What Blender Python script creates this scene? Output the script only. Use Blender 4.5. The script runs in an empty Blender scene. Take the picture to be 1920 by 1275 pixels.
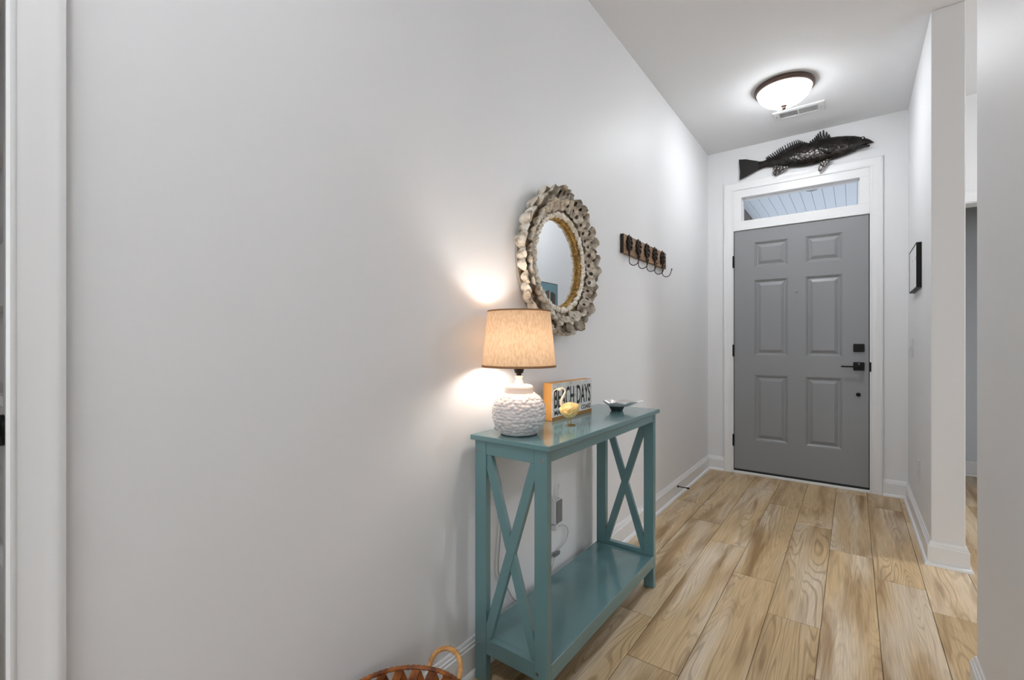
import bpy, bmesh, math, random
from mathutils import Vector, Matrix
R = math.radians
random.seed(7)
S = bpy.context.scene
COL = S.collection

# ------------------------------------------------------------------ dimensions (metres)
CX, CZ = 1.0325, 1.1064            # camera: distance from left wall, height
L, H, W = 4.303, 2.768, 1.345      # end wall, ceiling, right hall wall
YS, XS = 3.099, 1.4695             # where the right wall stops, its far face
YN = 2.036                         # where the near right wall begins
DL, DR, DT = .211, 1.127, 2.057    # front door edges

# ------------------------------------------------------------------ camera, world, lights, exposure
cam = bpy.data.objects.new('camera', bpy.data.cameras.new('camera'))
COL.objects.link(cam)
cam.location = (CX, 0, CZ)
cam.rotation_euler = (R(90), 0, R(36.59))
cam.data.sensor_width = 36
cam.data.lens = 862.0 / 1920 * 36
cam.data.shift_y = 5.74 / 1920
cam.data.clip_start = .02
S.camera = cam

world = bpy.data.worlds.new('world')
S.world = world
world.use_nodes = True
wb = world.node_tree.nodes['Background']
wb.inputs[0].default_value = (.84, .90, 1.0, 1)
wb.inputs[1].default_value = .38


def area(name, loc, rot, sx, sy, power, color):
    d = bpy.data.lights.new(name, 'AREA')
    d.shape = 'RECTANGLE'
    d.size, d.size_y, d.energy, d.color = sx, sy, power, color
    o = bpy.data.objects.new(name, d)
    o.location, o.rotation_euler = loc, rot
    COL.objects.link(o)
    return o


# unseen area lights added to brighten the hall, standing at the added windows
area('fill_living', (2.2, -4.42, 1.45), (R(90), 0, 0), 3.2, 1.9, 33, (.90, .955, 1))
area('fill_side', (4.42, 3.62, 1.5), (R(90), 0, R(90)), .8, 1.3, 7, (.92, .96, 1))

S.view_settings.view_transform = 'Standard'
S.view_settings.look = 'None'
S.view_settings.gamma = 1
S.view_settings.use_curve_mapping = False
S.view_settings.exposure = 1.28


# ------------------------------------------------------------------ materials
def mat(name, col=(.8, .8, .8), rough=.5, metal=0., spec=.5, **kw):
    m = bpy.data.materials.new(name)
    m.use_nodes = True
    b = m.node_tree.nodes['Principled BSDF']
    b.inputs['Base Color'].default_value = (*col, 1)
    b.inputs['Roughness'].default_value = rough
    b.inputs['Metallic'].default_value = metal
    b.inputs['Specular IOR Level'].default_value = spec
    for k, v in kw.items():
        b.inputs[k.replace('_', ' ')].default_value = v
    return m


def nodes(m):
    nt = m.node_tree
    return nt, nt.nodes['Principled BSDF']


def nn(nt, t, **kw):
    n = nt.nodes.new(t)
    for k, v in kw.items():
        setattr(n, k, v)
    return n


def srgb(r, g, b):
    f = lambda c: (c / 255 / 12.92) if c <= 10 else ((c / 255 + .055) / 1.055) ** 2.4
    return (f(r), f(g), f(b))


def add_bump(m, scale, strength, dist=.002, kind='ShaderNodeTexNoise', vec_scale=None):
    nt, b = nodes(m)
    tc = nn(nt, 'ShaderNodeTexCoord')
    t = nn(nt, kind)
    t.inputs['Scale'].default_value = scale
    src = tc.outputs['Object']
    if vec_scale:
        mp = nn(nt, 'ShaderNodeMapping')
        mp.inputs['Scale'].default_value = vec_scale
        nt.links.new(src, mp.inputs[0])
        src = mp.outputs[0]
    nt.links.new(src, t.inputs['Vector'])
    bp = nn(nt, 'ShaderNodeBump')
    bp.inputs['Strength'].default_value = strength
    bp.inputs['Distance'].default_value = dist
    nt.links.new(t.outputs[0], bp.inputs['Height'])
    nt.links.new(bp.outputs[0], b.inputs['Normal'])
    return m


def ramp_color(m, scale, stops, vec_scale=(1, 1, 1), detail=3, rand=False, distortion=0.):
    nt, b = nodes(m)
    tc = nn(nt, 'ShaderNodeTexCoord')
    mp = nn(nt, 'ShaderNodeMapping')
    mp.inputs['Scale'].default_value = vec_scale
    nt.links.new(tc.outputs['Object'], mp.inputs[0])
    if rand:
        oi = nn(nt, 'ShaderNodeObjectInfo')
        mu = nn(nt, 'ShaderNodeMath', operation='MULTIPLY')
        mu.inputs[1].default_value = 57.
        nt.links.new(oi.outputs['Random'], mu.inputs[0])
        nt.links.new(mu.outputs[0], mp.inputs['Location'])
    t = nn(nt, 'ShaderNodeTexNoise')
    t.inputs['Scale'].default_value = scale
    t.inputs['Detail'].default_value = detail
    t.inputs['Distortion'].default_value = distortion
    nt.links.new(mp.outputs[0], t.inputs['Vector'])
    cr = nn(nt, 'ShaderNodeValToRGB')
    e = cr.color_ramp.elements
    while len(e) < len(stops):
        e.new(.5)
    for el, (p, c) in zip(e, stops):
        el.position = p
        el.color = (*c, 1)
    nt.links.new(t.outputs[0], cr.inputs[0])
    nt.links.new(cr.outputs[0], b.inputs['Base Color'])
    return m


M = {}
M['wall'] = add_bump(mat('wall_paint', (.80, .80, .808), .52, spec=.42), 180, .06, .001)
M['ceiling'] = mat('ceiling_paint', (.83, .83, .835), .8, spec=.2)
M['trim'] = mat('trim_paint', (.82, .82, .825), .32)
M['closet'] = mat('closet_paint', (.68, .72, .76), .6)
M['door'] = mat('door_paint', srgb(142, 143, 145), .38)
M['black'] = mat('black_metal', (.005, .005, .005), .5, spec=.25)
M['rubber'] = mat('black_rubber', (.012, .012, .012), .7)
M['glass'] = mat('clear_glass', (1, 1, 1), .0, Transmission_Weight=1., IOR=1.08)
M['teal'] = mat('teal_paint', srgb(98, 133, 136), .22, Coat_Weight=.5, Coat_Roughness=.1)
M['screw'] = mat('screw_steel', (.30, .32, .32), .35, .9)
M['mirror'] = mat('mirror_silver', (.88, .9, .91), .015, 1.)
M['rope_gold'] = ramp_color(mat('gold_rope', rough=.4), 60, [(.3, srgb(120, 84, 30)), (.7, srgb(214, 170, 92))])
M['shell'] = ramp_color(mat('oyster_shell', rough=.42), 32, [(.30, srgb(118, 102, 84)), (.46, srgb(200, 189, 172)), (.7, srgb(236, 230, 220))], rand=True)
M['shell_dark'] = mat('shell_hole_shade', srgb(52, 42, 36), .6)  # dark colour painted for the shade in the shell holes
M['shell_cream'] = ramp_color(mat('small_shells', rough=.4), 55, [(.3, srgb(190, 176, 152)), (.6, srgb(240, 233, 220))])
M['shell_gold'] = mat('shell_gilt', srgb(150, 120, 70), .35, .5)
M['shell_base'] = ramp_color(mat('shell_base', rough=.5), 40, [(.35, srgb(112, 88, 56)), (.65, srgb(176, 160, 134))])
M['zinc'] = mat('mirror_back', (.42, .40, .36), .4, .7)
M['rackwood'] = ramp_color(mat('rack_wood', rough=.6), 26, [(.3, srgb(96, 70, 45)), (.55, srgb(150, 118, 86)), (.8, srgb(176, 146, 114))], (1, .18, 1))
M['rackedge'] = mat('rack_end_grain', srgb(38, 27, 18), .7)
M['iron'] = mat('wrought_iron', srgb(42, 36, 33), .45, .6)
M['white_ceramic'] = mat('white_ceramic', (.64, .61, .605), .3)
M['chrome'] = mat('chrome', (.85, .85, .86), .12, 1.)
M['satin'] = mat('satin_white_metal', (.86, .85, .84), .28, .3)
M['bronze'] = mat('bronze_rim', srgb(96, 78, 70), .4, .6)
M['ventmetal'] = mat('vent_enamel', (.74, .74, .74), .4)
M['ventgrey'] = mat('grey_globe', (.22, .23, .24), .4)
M['ventdark'] = mat('vent_throat', (.10, .10, .10), .8)
M['fish'] = add_bump(ramp_color(mat('fish_metal', rough=.24, metal=.7), 18, [(.3, srgb(32, 29, 28)), (.6, srgb(56, 52, 50)), (.85, srgb(90, 83, 78))]), 55, .5, .004, 'ShaderNodeTexVoronoi')
M['fishfin'] = mat('fish_fin_metal', srgb(34, 31, 30), .45, .4)
M['signwood'] = ramp_color(mat('sign_wood', rough=.6), 14, [(.3, srgb(190, 128, 60)), (.7, srgb(222, 166, 92))], (1, 1, .2))
M['signface'] = ramp_color(mat('sign_face', rough=.7), 38, [(.27, srgb(120, 96, 66)), (.36, srgb(196, 194, 188)), (.6, srgb(218, 218, 216))], (1, .5, 1.4), 5)
M['signedge'] = mat('sign_edge', srgb(150, 108, 52), .7)
M['ink'] = mat('sign_ink', (.02, .02, .02), .8)
M['birdyellow'] = ramp_color(mat('bird_body', rough=.35), 60, [(.3, srgb(212, 172, 96)), (.7, srgb(242, 218, 160))])
M['birdneck'] = mat('bird_neck', srgb(214, 200, 178), .35)
M['brass'] = mat('brass', srgb(150, 116, 62), .35, .8)
M['silver'] = add_bump(mat('hammered_silver', (.82, .80, .80), .3, .45), 120, .35, .003, 'ShaderNodeTexVoronoi')
M['bowlfoot'] = mat('bowl_foot', (.02, .03, .03), .3)
M['rattan'] = ramp_color(mat('rattan', rough=.5), 30, [(.3, srgb(84, 42, 14)), (.55, srgb(150, 84, 30)), (.8, srgb(196, 128, 62))], rand=True)
M['rattan_light'] = ramp_color(mat('rattan_wrap', rough=.5), 40, [(.3, srgb(160, 104, 50)), (.7, srgb(216, 164, 100))])
M['plastic'] = mat('white_plastic', (.72, .72, .72), .4)
M['plasticgrey'] = mat('grey_plastic', (.20, .20, .20), .45)
M['cord'] = mat('clear_cord', (.52, .50, .48), .4)
M['porch'] = mat('porch_board', (.74, .80, .86), .5)
M['beam'] = mat('porch_beam', srgb(120, 108, 100), .7)
M['slab'] = mat('subfloor', (.10, .07, .045), .8)
M['artteal'] = mat('art_teal', srgb(110, 150, 160), .16, spec=.9, Coat_Weight=1., Coat_Roughness=.06)
M['artdark'] = mat('art_dark', srgb(52, 54, 54), .16, spec=.9, Coat_Weight=1., Coat_Roughness=.06)
M['artcream'] = mat('art_cream', srgb(178, 172, 158), .16, spec=.9, Coat_Weight=1., Coat_Roughness=.06)
M['artbrown'] = mat('art_brown', srgb(92, 78, 64), .16, spec=.9, Coat_Weight=1., Coat_Roughness=.06)


def emission(name, col, strength):
    m = bpy.data.materials.new(name)
    m.use_nodes = True
    nt, b = nodes(m)
    b.inputs['Base Color'].default_value = (*col, 1)
    b.inputs['Emission Color'].default_value = (*col, 1)
    b.inputs['Emission Strength'].default_value = strength
    b.inputs['Roughness'].default_value = .3
    return m


M['bowl_light'] = emission('lit_alabaster_glass', (.94, .97, 1), 7.5)
nt, b = nodes(M['bowl_light'])          # the bulbs sit over the middle of the bowl: brightest at its lowest point
geo = nn(nt, 'ShaderNodeTexCoord')
sep = nn(nt, 'ShaderNodeSeparateXYZ')
nt.links.new(geo.outputs['Object'], sep.inputs[0])
mr = nn(nt, 'ShaderNodeMapRange')
for i_, v_ in ((1, -.035), (2, -.115), (3, 3.), (4, 27.)):
    mr.inputs[i_].default_value = v_
nt.links.new(sep.outputs['Z'], mr.inputs[0])
nt.links.new(mr.outputs[0], b.inputs['Emission Strength'])
M['bowl_light_bright'] = M['bowl_light'].copy()     # stronger glow for the added side room light
M['bowl_light_bright'].node_tree.nodes['Map Range'].inputs[4].default_value = 66.


def linen():
    m = bpy.data.materials.new('linen_shade')
    m.use_nodes = True
    nt = m.node_tree
    out = nt.nodes['Material Output']
    nt.nodes.remove(nt.nodes['Principled BSDF'])
    tc = nn(nt, 'ShaderNodeTexCoord')
    mp = nn(nt, 'ShaderNodeMapping')
    mp.inputs['Scale'].default_value = (1, 1, .34)
    nt.links.new(tc.outputs['Object'], mp.inputs[0])
    t = nn(nt, 'ShaderNodeTexNoise')
    t.inputs['Scale'].default_value = 190
    t.inputs['Detail'].default_value = 4
    nt.links.new(mp.outputs[0], t.inputs['Vector'])
    cr = nn(nt, 'ShaderNodeValToRGB')
    cr.color_ramp.elements[0].position = .2
    cr.color_ramp.elements[0].color = (.44, .285, .165, 1)
    cr.color_ramp.elements[1].position = .65
    cr.color_ramp.elements[1].color = (.62, .44, .285, 1)
    nt.links.new(t.outputs[0], cr.inputs[0])
    d = nn(nt, 'ShaderNodeBsdfDiffuse')
    tr = nn(nt, 'ShaderNodeBsdfTranslucent')
    mx = nn(nt, 'ShaderNodeMixShader')
    mx.inputs[0].default_value = .115
    nt.links.new(cr.outputs[0], d.inputs[0])
    nt.links.new(cr.outputs[0], tr.inputs[0])
    nt.links.new(d.outputs[0], mx.inputs[1])
    nt.links.new(tr.outputs[0], mx.inputs[2])
    nt.links.new(mx.outputs[0], out.inputs[0])
    return m


M['linen'] = linen()
M['linen_trim'] = mat('shade_trim', srgb(150, 108, 72), .8)


def plank_material():
    m = mat('oak_plank', rough=.36, spec=.4)
    nt, b = nodes(m)
    lk = nt.links.new
    tc = nn(nt, 'ShaderNodeTexCoord')
    oi = nn(nt, 'ShaderNodeObjectInfo')
    off = nn(nt, 'ShaderNodeMath', operation='MULTIPLY')
    off.inputs[1].default_value = 83.
    lk(oi.outputs['Random'], off.inputs[0])

    def noise(vs, scale, detail, dist=0.):
        mp = nn(nt, 'ShaderNodeMapping')
        mp.inputs['Scale'].default_value = vs
        lk(tc.outputs['Object'], mp.inputs[0])
        lk(off.outputs[0], mp.inputs['Location'])
        t = nn(nt, 'ShaderNodeTexNoise')
        t.inputs['Scale'].default_value = scale
        t.inputs['Detail'].default_value = detail
        t.inputs['Distortion'].default_value = dist
        lk(mp.outputs[0], t.inputs['Vector'])
        return t.outputs[0]

    def ramp(src, stops):
        cr = nn(nt, 'ShaderNodeValToRGB')
        e = cr.color_ramp.elements
        while len(e) < len(stops):
            e.new(.5)
        for el, (p, c) in zip(e, stops):
            el.position = p
            el.color = (c, c, c, 1) if not isinstance(c, tuple) else (*c, 1)
        lk(src, cr.inputs[0])
        return cr.outputs[0]

    def mix(fac, a, c, blend='MIX'):
        mx = nn(nt, 'ShaderNodeMix', data_type='RGBA', blend_type=blend)
        if isinstance(fac, float):
            mx.inputs[0].default_value = fac
        else:
            lk(fac, mx.inputs[0])
        for s, i in ((a, 6), (c, 7)):
            if isinstance(s, tuple):
                mx.inputs[i].default_value = (*s, 1)
            else:
                lk(s, mx.inputs[i])
        return mx.outputs[2]

    field = noise((1, .085, 1), 8.5, 1.2, .35)          # heart of the board: its contours are the cathedral grain
    mul = nn(nt, 'ShaderNodeMath', operation='MULTIPLY')
    mul.inputs[1].default_value = 170.
    lk(field, mul.inputs[0])
    sn = nn(nt, 'ShaderNodeMath', operation='SINE')
    lk(mul.outputs[0], sn.inputs[0])
    lines = ramp(sn.outputs[0], [(.35, 0.), (.95, 1.)])
    heart = ramp(noise((1, .10, 1), 15., 2.5, .4), [(.47, 0.), (.70, 1.)])
    pale = ramp(noise((1, .12, 1), 9., 1.), [(.45, 0.), (.66, 1.)])
    fine = noise((1, .02, 1), 330., 3.)
    base = mix(pale, srgb(212, 183, 140), srgb(224, 205, 178))
    base = mix(heart, base, srgb(158, 125, 84))
    val = ramp(oi.outputs['Random'], [(0., .90), (1., 1.06)])
    base = mix(1., base, val, 'MULTIPLY')
    lf = nn(nt, 'ShaderNodeMath', operation='MULTIPLY')
    lk(lines, lf.inputs[0])
    hm = ramp(noise((1, .3, 1), 5., 1.), [(.36, .10), (.62, .50)])
    lk(hm, lf.inputs[1])
    base = mix(lf.outputs[0], base, srgb(136, 106, 72))
    fr = ramp(fine, [(.3, .80), (.7, 1.08)])
    base = mix(1., base, fr, 'MULTIPLY')
    lk(base, b.inputs['Base Color'])
    rr = ramp(fine, [(.3, .42), (.7, .33)])
    lk(rr, b.inputs['Roughness'])
    return m


M['plank'] = plank_material()


# ------------------------------------------------------------------ mesh helpers
class MB:
    def __init__(s):
        s.v, s.f, s.mi = [], [], []

    def add(s, vs, fs, mi=0):
        n = len(s.v)
        s.v += [tuple(p) for p in vs]
        s.f += [tuple(i + n for i in f) for f in fs]
        s.mi += [mi] * len(fs)
        return s

    def box(s, x0, x1, y0, y1, z0, z1, mi=0):
        return s.add([(x, y, z) for z in (z0, z1) for y in (y0, y1) for x in (x0, x1)],
                     [(0, 2, 3, 1), (4, 5, 7, 6), (0, 1, 5, 4), (2, 6, 7, 3), (0, 4, 6, 2), (1, 3, 7, 5)], mi)

    def prism(s, poly, fn, d0, d1, mi=0):
        """poly: 2D outline; fn(a,b,d)->3D; extruded from d0 to d1"""
        n = len(poly)
        vs = [fn(a, b, d0) for a, b in poly] + [fn(a, b, d1) for a, b in poly]
        fs = [tuple(range(n))[::-1], tuple(range(n, 2 * n))] + [(i, (i + 1) % n, n + (i + 1) % n, n + i) for i in range(n)]
        return s.add(vs, fs, mi)

    def lathe(s, prof, c=(0, 0, 0), n=32, cap0=True, cap1=True, mi=0, disp=None):
        vs = []
        for j, (r, z) in enumerate(prof):
            for i in range(n):
                a = 2 * math.pi * i / n
                rr = r + (disp(j, i, a) if disp else 0)
                vs.append((c[0] + rr * math.cos(a), c[1] + rr * math.sin(a), c[2] + z))
        fs = []
        for j in range(len(prof) - 1):
            for i in range(n):
                k = (i + 1) % n
                fs.append((j * n + i, j * n + k, (j + 1) * n + k, (j + 1) * n + i))
        if cap0:
            fs.append(tuple(range(n))[::-1])
        if cap1:
            b = (len(prof) - 1) * n
            fs.append(tuple(range(b, b + n)))
        return s.add(vs, fs, mi)

    def tube(s, pts, r, n=8, closed=False, mi=0, cap=True):
        pts = [Vector(p) for p in pts]
        m = len(pts)
        rs = r if isinstance(r, (list, tuple)) else [r] * m
        vs = []
        up = None
        for i, p in enumerate(pts):
            a = pts[(i - 1) % m] if (i or closed) else p
            b = pts[(i + 1) % m] if (i < m - 1 or closed) else p
            t = (b - a).normalized()
            if up is None:
                up = Vector((0, 0, 1)) if abs(t.z) < .9 else Vector((1, 0, 0))
            u = (up - t * up.dot(t)).normalized()
            w = t.cross(u)
            up = u
            for k in range(n):
                q = 2 * math.pi * k / n
                vs.append(p + (u * math.cos(q) + w * math.sin(q)) * rs[i])
        fs = []
        for i in range(m if closed else m - 1):
            j = (i + 1) % m
            for k in range(n):
                l = (k + 1) % n
                fs.append((i * n + k, i * n + l, j * n + l, j * n + k))
        if cap and not closed:
            fs += [tuple(range(n))[::-1], tuple(range((m - 1) * n, m * n))]
        return s.add(vs, fs, mi)

    def ball(s, c, rx, ry=None, rz=None, n=14, m=9, mi=0):
        ry = ry or rx
        rz = rz or rx
        vs = [(c[0], c[1], c[2] - rz)]
        for j in range(1, m):
            a = math.pi * j / m
            for i in range(n):
                b = 2 * math.pi * i / n
                vs.append((c[0] + rx * math.sin(a) * math.cos(b), c[1] + ry * math.sin(a) * math.sin(b), c[2] - rz * math.cos(a)))
        vs.append((c[0], c[1], c[2] + rz))
        fs = [(0, 1 + (i + 1) % n, 1 + i) for i in range(n)]
        for j in range(m - 2):
            for i in range(n):
                k = (i + 1) % n
                fs.append((1 + j * n + i, 1 + j * n + k, 1 + (j + 1) * n + k, 1 + (j + 1) * n + i))
        b = 1 + (m - 2) * n
        fs += [(b + i, b + (i + 1) % n, len(vs) - 1) for i in range(n)]
        return s.add(vs, fs, mi)

    def loops(s, rings, mi=0, cap_first=False, cap_last=False):
        """quad strip between successive closed rings of equal length"""
        n = len(rings[0])
        vs = [p for r in rings for p in r]
        fs = []
        for j in range(len(rings) - 1):
            for i in range(n):
                k = (i + 1) % n
                fs.append((j * n + i, j * n + k, (j + 1) * n + k, (j + 1) * n + i))
        if cap_first:
            fs.append(tuple(range(n))[::-1])
        if cap_last:
            b = (len(rings) - 1) * n
            fs.append(tuple(range(b, b + n)))
        return s.add(vs, fs, mi)

    def mesh(s, name, mats, org=(0, 0, 0), smooth=False, bevel=0., seg=1, fix=True):
        me = bpy.data.meshes.new(name)
        me.from_pydata([(x - org[0], y - org[1], z - org[2]) for x, y, z in s.v], [], s.f)
        for q in (mats if isinstance(mats, (list, tuple)) else [mats]):
            me.materials.append(M[q] if isinstance(q, str) else q)
        for p, i in zip(me.polygons, s.mi):
            p.material_index = i
        bm = bmesh.new()
        bm.from_mesh(me)
        if fix:
            bmesh.ops.recalc_face_normals(bm, faces=bm.faces)
        if bevel:
            es = [e for e in bm.edges if len(e.link_faces) == 2 and e.calc_face_angle(0) > .6]
            bmesh.ops.bevel(bm, geom=es, offset=bevel, segments=seg, affect='EDGES', profile=.5, clamp_overlap=True)
        if smooth:
            for f in bm.faces:
                f.smooth = True
            for e in bm.edges:
                if len(e.link_faces) == 2 and e.calc_face_angle(0) > R(38):
                    e.smooth = False
        bm.to_mesh(me)
        bm.free()
        return me


ORG = {}


def obj(name, mb, mats, parent=None, smooth=False, bevel=0., seg=1, org=None, fix=True):
    """one mesh object; geometry given in world space (parent roots are never rotated)"""
    base = ORG[parent.name] if parent else (org or (0, 0, 0))
    me = mb.mesh(name, mats, base, smooth, bevel, seg, fix)
    o = bpy.data.objects.new(name, me)
    COL.objects.link(o)
    if parent:
        o.parent = parent
    else:
        o.location = base
    ORG[o.name] = base
    return o


def place(name, me, parent, matrix):
    """shared mesh placed under parent; matrix in world space"""
    o = bpy.data.objects.new(name, me)
    COL.objects.link(o)
    o.parent = parent
    b = Vector(ORG[parent.name])
    o.matrix_basis = Matrix.Translation(-b) @ matrix
    return o


def thing(name, label, cat, loc, group=None):
    o = bpy.data.objects.new(name, None)
    o.empty_display_size = .05
    o.location = loc
    COL.objects.link(o)
    ORG[o.name] = tuple(loc)
    return tag(o, label, cat, group)


def tag(o, label, cat, group=None):
    o['label'] = label
    o['category'] = cat
    if group:
        o['group'] = group
    return o


def struct(o, label=None):
    o['kind'] = 'structure'
    if label:
        o['label'] = label
    return o


def sweep(path, prof, closed_prof=True):
    """mitred moulding: path of (x,y) on the floor, profile of (offset to the right of travel, z)"""
    n = len(path)
    nor = []
    for i in range(n - 1):
        d = Vector((path[i + 1][0] - path[i][0], path[i + 1][1] - path[i][1])).normalized()
        nor.append(Vector((d.y, -d.x)))
    mb = MB()
    rings = []
    for i in range(n):
        if i == 0:
            o = nor[0]
        elif i == n - 1:
            o = nor[-1]
        else:
            o = (nor[i - 1] + nor[i]) / (1 + nor[i - 1].dot(nor[i]))
        rings.append([(path[i][0] + o.x * d, path[i][1] + o.y * d, z) for d, z in prof])
    mb.loops(rings, cap_first=True, cap_last=True)
    return mb


BASE = [(0, 0), (.027, 0), (.0265, .006), (.024, .012), (.020, .016), (.0145, .0185), (.0145, .093), (.0105, .0955), (.0105, .1035), (.0065, .1065), (.0065, .114), (.0035, .118), (0, .118)]


def casing(x0, x1, z1, y, prof, sgn=-1, z0=0.):
    """mitred three-sided casing in a wall plane y; profile (across, proud)"""
    mb = MB()
    rings = []
    for k in range(4):
        rings.append([((x0 - u if k < 2 else x1 + u), y + sgn * v, (z0 if k in (0, 3) else z1 + u)) for u, v in prof])
    mb.loops(rings, cap_first=True, cap_last=True)
    return mb


CASE = [(0, 0), (0, .010), (.004, .013), (.008, .013), (.012, .0105), (.030, .012), (.046, .016), (.054, .019), (.060, .019), (.064, .017), (.068, .015), (.068, 0)]

def cyl_y(cx, cz, y0, prof, n=20):
    """lathe about the y axis, rising towards -y"""
    mb = MB().lathe(prof, n=n)
    mb.v = [(cx + x, y0 - z, cz + y) for x, y, z in mb.v]
    return mb


# ------------------------------------------------------------------ shell of the place
T = .122
b = MB().box(-.12, 0, .12, L + .13, 0, H).box(-.12, 0, -4.6, -.70, 0, H).box(-.12, 0, -.70, .12, 2.06, H)
struct(obj('wall_left', b, 'wall'))
# end wall with the front door opening and, in the side room, a doorway
b = MB()
b.box(-.12, .2, L, L + .13, 0, H).box(1.138, 1.58, L, L + .13, 0, H).box(.2, 1.138, L, L + .13, 2.41, H)
b.box(2.36, 4.6, L, L + .13, 0, H).box(1.58, 2.36, L, L + .13, 2.06, H)
struct(obj('wall_end', b, 'wall'))
struct(obj('wall_right', MB().box(W, XS, YS, L, 0, H), 'wall', bevel=.004, seg=2))
struct(obj('wall_near', MB().box(W, XS, -1.2, YN, 0, H), 'wall', bevel=.004, seg=2))
# behind the camera and at the side: the rest of the house, closed but for the added windows
b = MB()
b.box(-.12, .55, -4.6, -4.48, 0, H).box(3.85, 4.6, -4.6, -4.48, 0, H).box(.55, 3.85, -4.6, -4.48, 0, .45).box(.55, 3.85, -4.6, -4.48, 2.45, H)
struct(obj('wall_living', b, 'wall'))
b = MB()
b.box(4.48, 4.6, -4.6, 3.2, 0, H).box(4.48, 4.6, 4.04, L + .13, 0, H).box(4.48, 4.6, 3.2, 4.04, 0, .8).box(4.48, 4.6, 3.2, 4.04, 2.2, H)
struct(obj('wall_side', b, 'wall'))
b = MB().box(XS - .0, XS + .1, L + .13, 5.5, 0, H).box(XS + .1, 3.0, 5.37, 5.5, 0, H).box(2.9, 3.0, L + .13, 5.37, 0, H)
struct(obj('wall_closet', b, 'closet'))
b = MB().box(-1.9, -.12, .18, .30, 0, H).box(-1.9, -1.78, -1.3, .18, 0, H).box(-1.78, -.12, -1.3, -1.18, 0, H)
struct(obj('wall_vestibule', b, 'wall'))
b = MB().box(-1.9, 4.6, -4.6, L + .13, H, H + .1).box(XS, 3.0, L + .13, 5.5, H, H + .1)
struct(obj('ceiling', b, 'ceiling'))
floor = struct(obj('floor', MB().box(-1.9, 4.6, -4.6, L + .14, -.1, -.004).box(XS, 3.0, L + .14, 5.5, -.1, -.004), 'slab'))

# ------------------------------------------------------------------ floor planks
PW = .1818
joint = {0: 2.13, 1: 3.01, 2: 2.742, 3: 2.425, 4: 2.14, 5: 3.0, 6: 2.757, 7: 2.552, 8: 2.27, 9: 1.99, 10: 2.87, 11: 2.6, 12: 2.3, 13: 2.05}
PL = 1.185


def plank(x0, x1, y0, y1):
    cx, cy = (x0 + x1) / 2, (y0 + y1) / 2
    hx, hy, c, d = (x1 - x0) / 2 - .0009, (y1 - y0) / 2 - .0009, .0018, .0012
    mb = MB()
    ring = lambda a, bb, z: [(cx - a, cy - bb, z), (cx + a, cy - bb, z), (cx + a, cy + bb, z), (cx - a, cy + bb, z)]
    mb.loops([ring(hx, hy, -.004), ring(hx, hy, -d), ring(hx - c, hy - c, 0)], cap_last=True)
    me = mb.mesh('plank', 'plank', (cx, cy, 0))
    place('plank', me, floor, Matrix.Translation((cx, cy, 0)))


for k in range(-1, 17):
    x0 = .203 + (k - 1) * PW
    x1 = x0 + PW
    if x1 <= 0.004 or x0 > 2.95:
        continue
    j = joint.get(k, 2.0 + (k * .37) % 1.1)
    y = j - 3 * PL
    while y < 5.4:
        a, c = max(y, -.6), min(y + PL, 5.37 if x1 > XS else L + .02)
        if c - a > .03:
            plank(max(x0, 0.), x1, a, c)
        y += PL
# the rest of the boards, behind the camera, as one laid field
b = MB()
for k in range(0, 25):
    x0 = .203 + (k - 1) * PW
    for n in range(4):
        y = -.6 - (n + 1) * 1.2 + (k * .31) % .6
        b.box(max(0, x0) + .001, min(4.48, x0 + PW - .001), max(-4.48, y) + .001, min(-.602, y + 1.198), -.004, 0)
o = obj('plank_field', b, 'plank', floor)
o['kind'] = 'stuff'
b = MB()
for k in range(10):
    b.box(-1.78 + k * .178, -1.78 + k * .178 + .176, -1.18, .18, -.004, 0)
for k in range(9):
    b.box(2.95 + k * .17, min(4.48, 2.95 + k * .17 + .168), -.6, L, -.004, 0)
o = obj('plank_field', b, 'plank', floor)
o['kind'] = 'stuff'

# ------------------------------------------------------------------ skirting boards
struct(obj('baseboard_left', sweep([(0, .170), (0, L), (.132, L)], BASE), 'trim', smooth=True))
struct(obj('baseboard_right', sweep([(1.206, L), (W, L), (W, YS), (XS, YS), (XS, L), (1.512, L)], BASE), 'trim', smooth=True))
struct(obj('baseboard_near', sweep([(XS, -1.2), (XS, YN), (W, YN), (W, -1.2)], BASE), 'trim', smooth=True))
struct(obj('baseboard_closet', sweep([(XS + .1, L + .13), (XS + .1, 5.37), (2.9, 5.37), (2.9, L + .13)], BASE), 'trim', smooth=True))

# ------------------------------------------------------------------ doorway in the left wall (casing at the picture's edge)
mb = MB()
rings = []
for k in range(4):
    rings.append([(v, (.1015 + u * .955 if k < 2 else -.703 - u), (0. if k in (0, 3) else 2.06 + u)) for u, v in CASE])
mb.loops(rings, cap_first=True, cap_last=True)
struct(obj('trim_2', mb, 'trim', smooth=True), 'white casing of the doorway in the left wall')
struct(obj('trim_3', MB().box(-.122, .001, .1165, .130, 0, 2.06).box(-.122, .006, -.703, -.687, 0, 2.06).box(-.122, .006, -.687, .1165, 2.046, 2.06), 'trim'))

# five-panel white door beyond it, in the vestibule wall
DV = .176
x0, x1 = -1.16, -.40
zs = [(.24, .47), (.605, .83), (.965, 1.19), (1.33, 1.55), (1.69, 1.92)]
px0, px1 = x0 + .085, x1 - .085
b = MB().box(x0, px0, DV - .03, DV + .002, .01, 2.04).box(px1, x1, DV - .03, DV + .002, .01, 2.04)
prev = .01
for a, c in zs + [(2.04, 2.04)]:
    b.box(px0, px1, DV - .03, DV + .002, prev, a)
    prev = c
d2 = struct(obj('door_2', b, 'trim', org=(-.8, DV, 0)), 'white five panel door past the left doorway')


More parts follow.
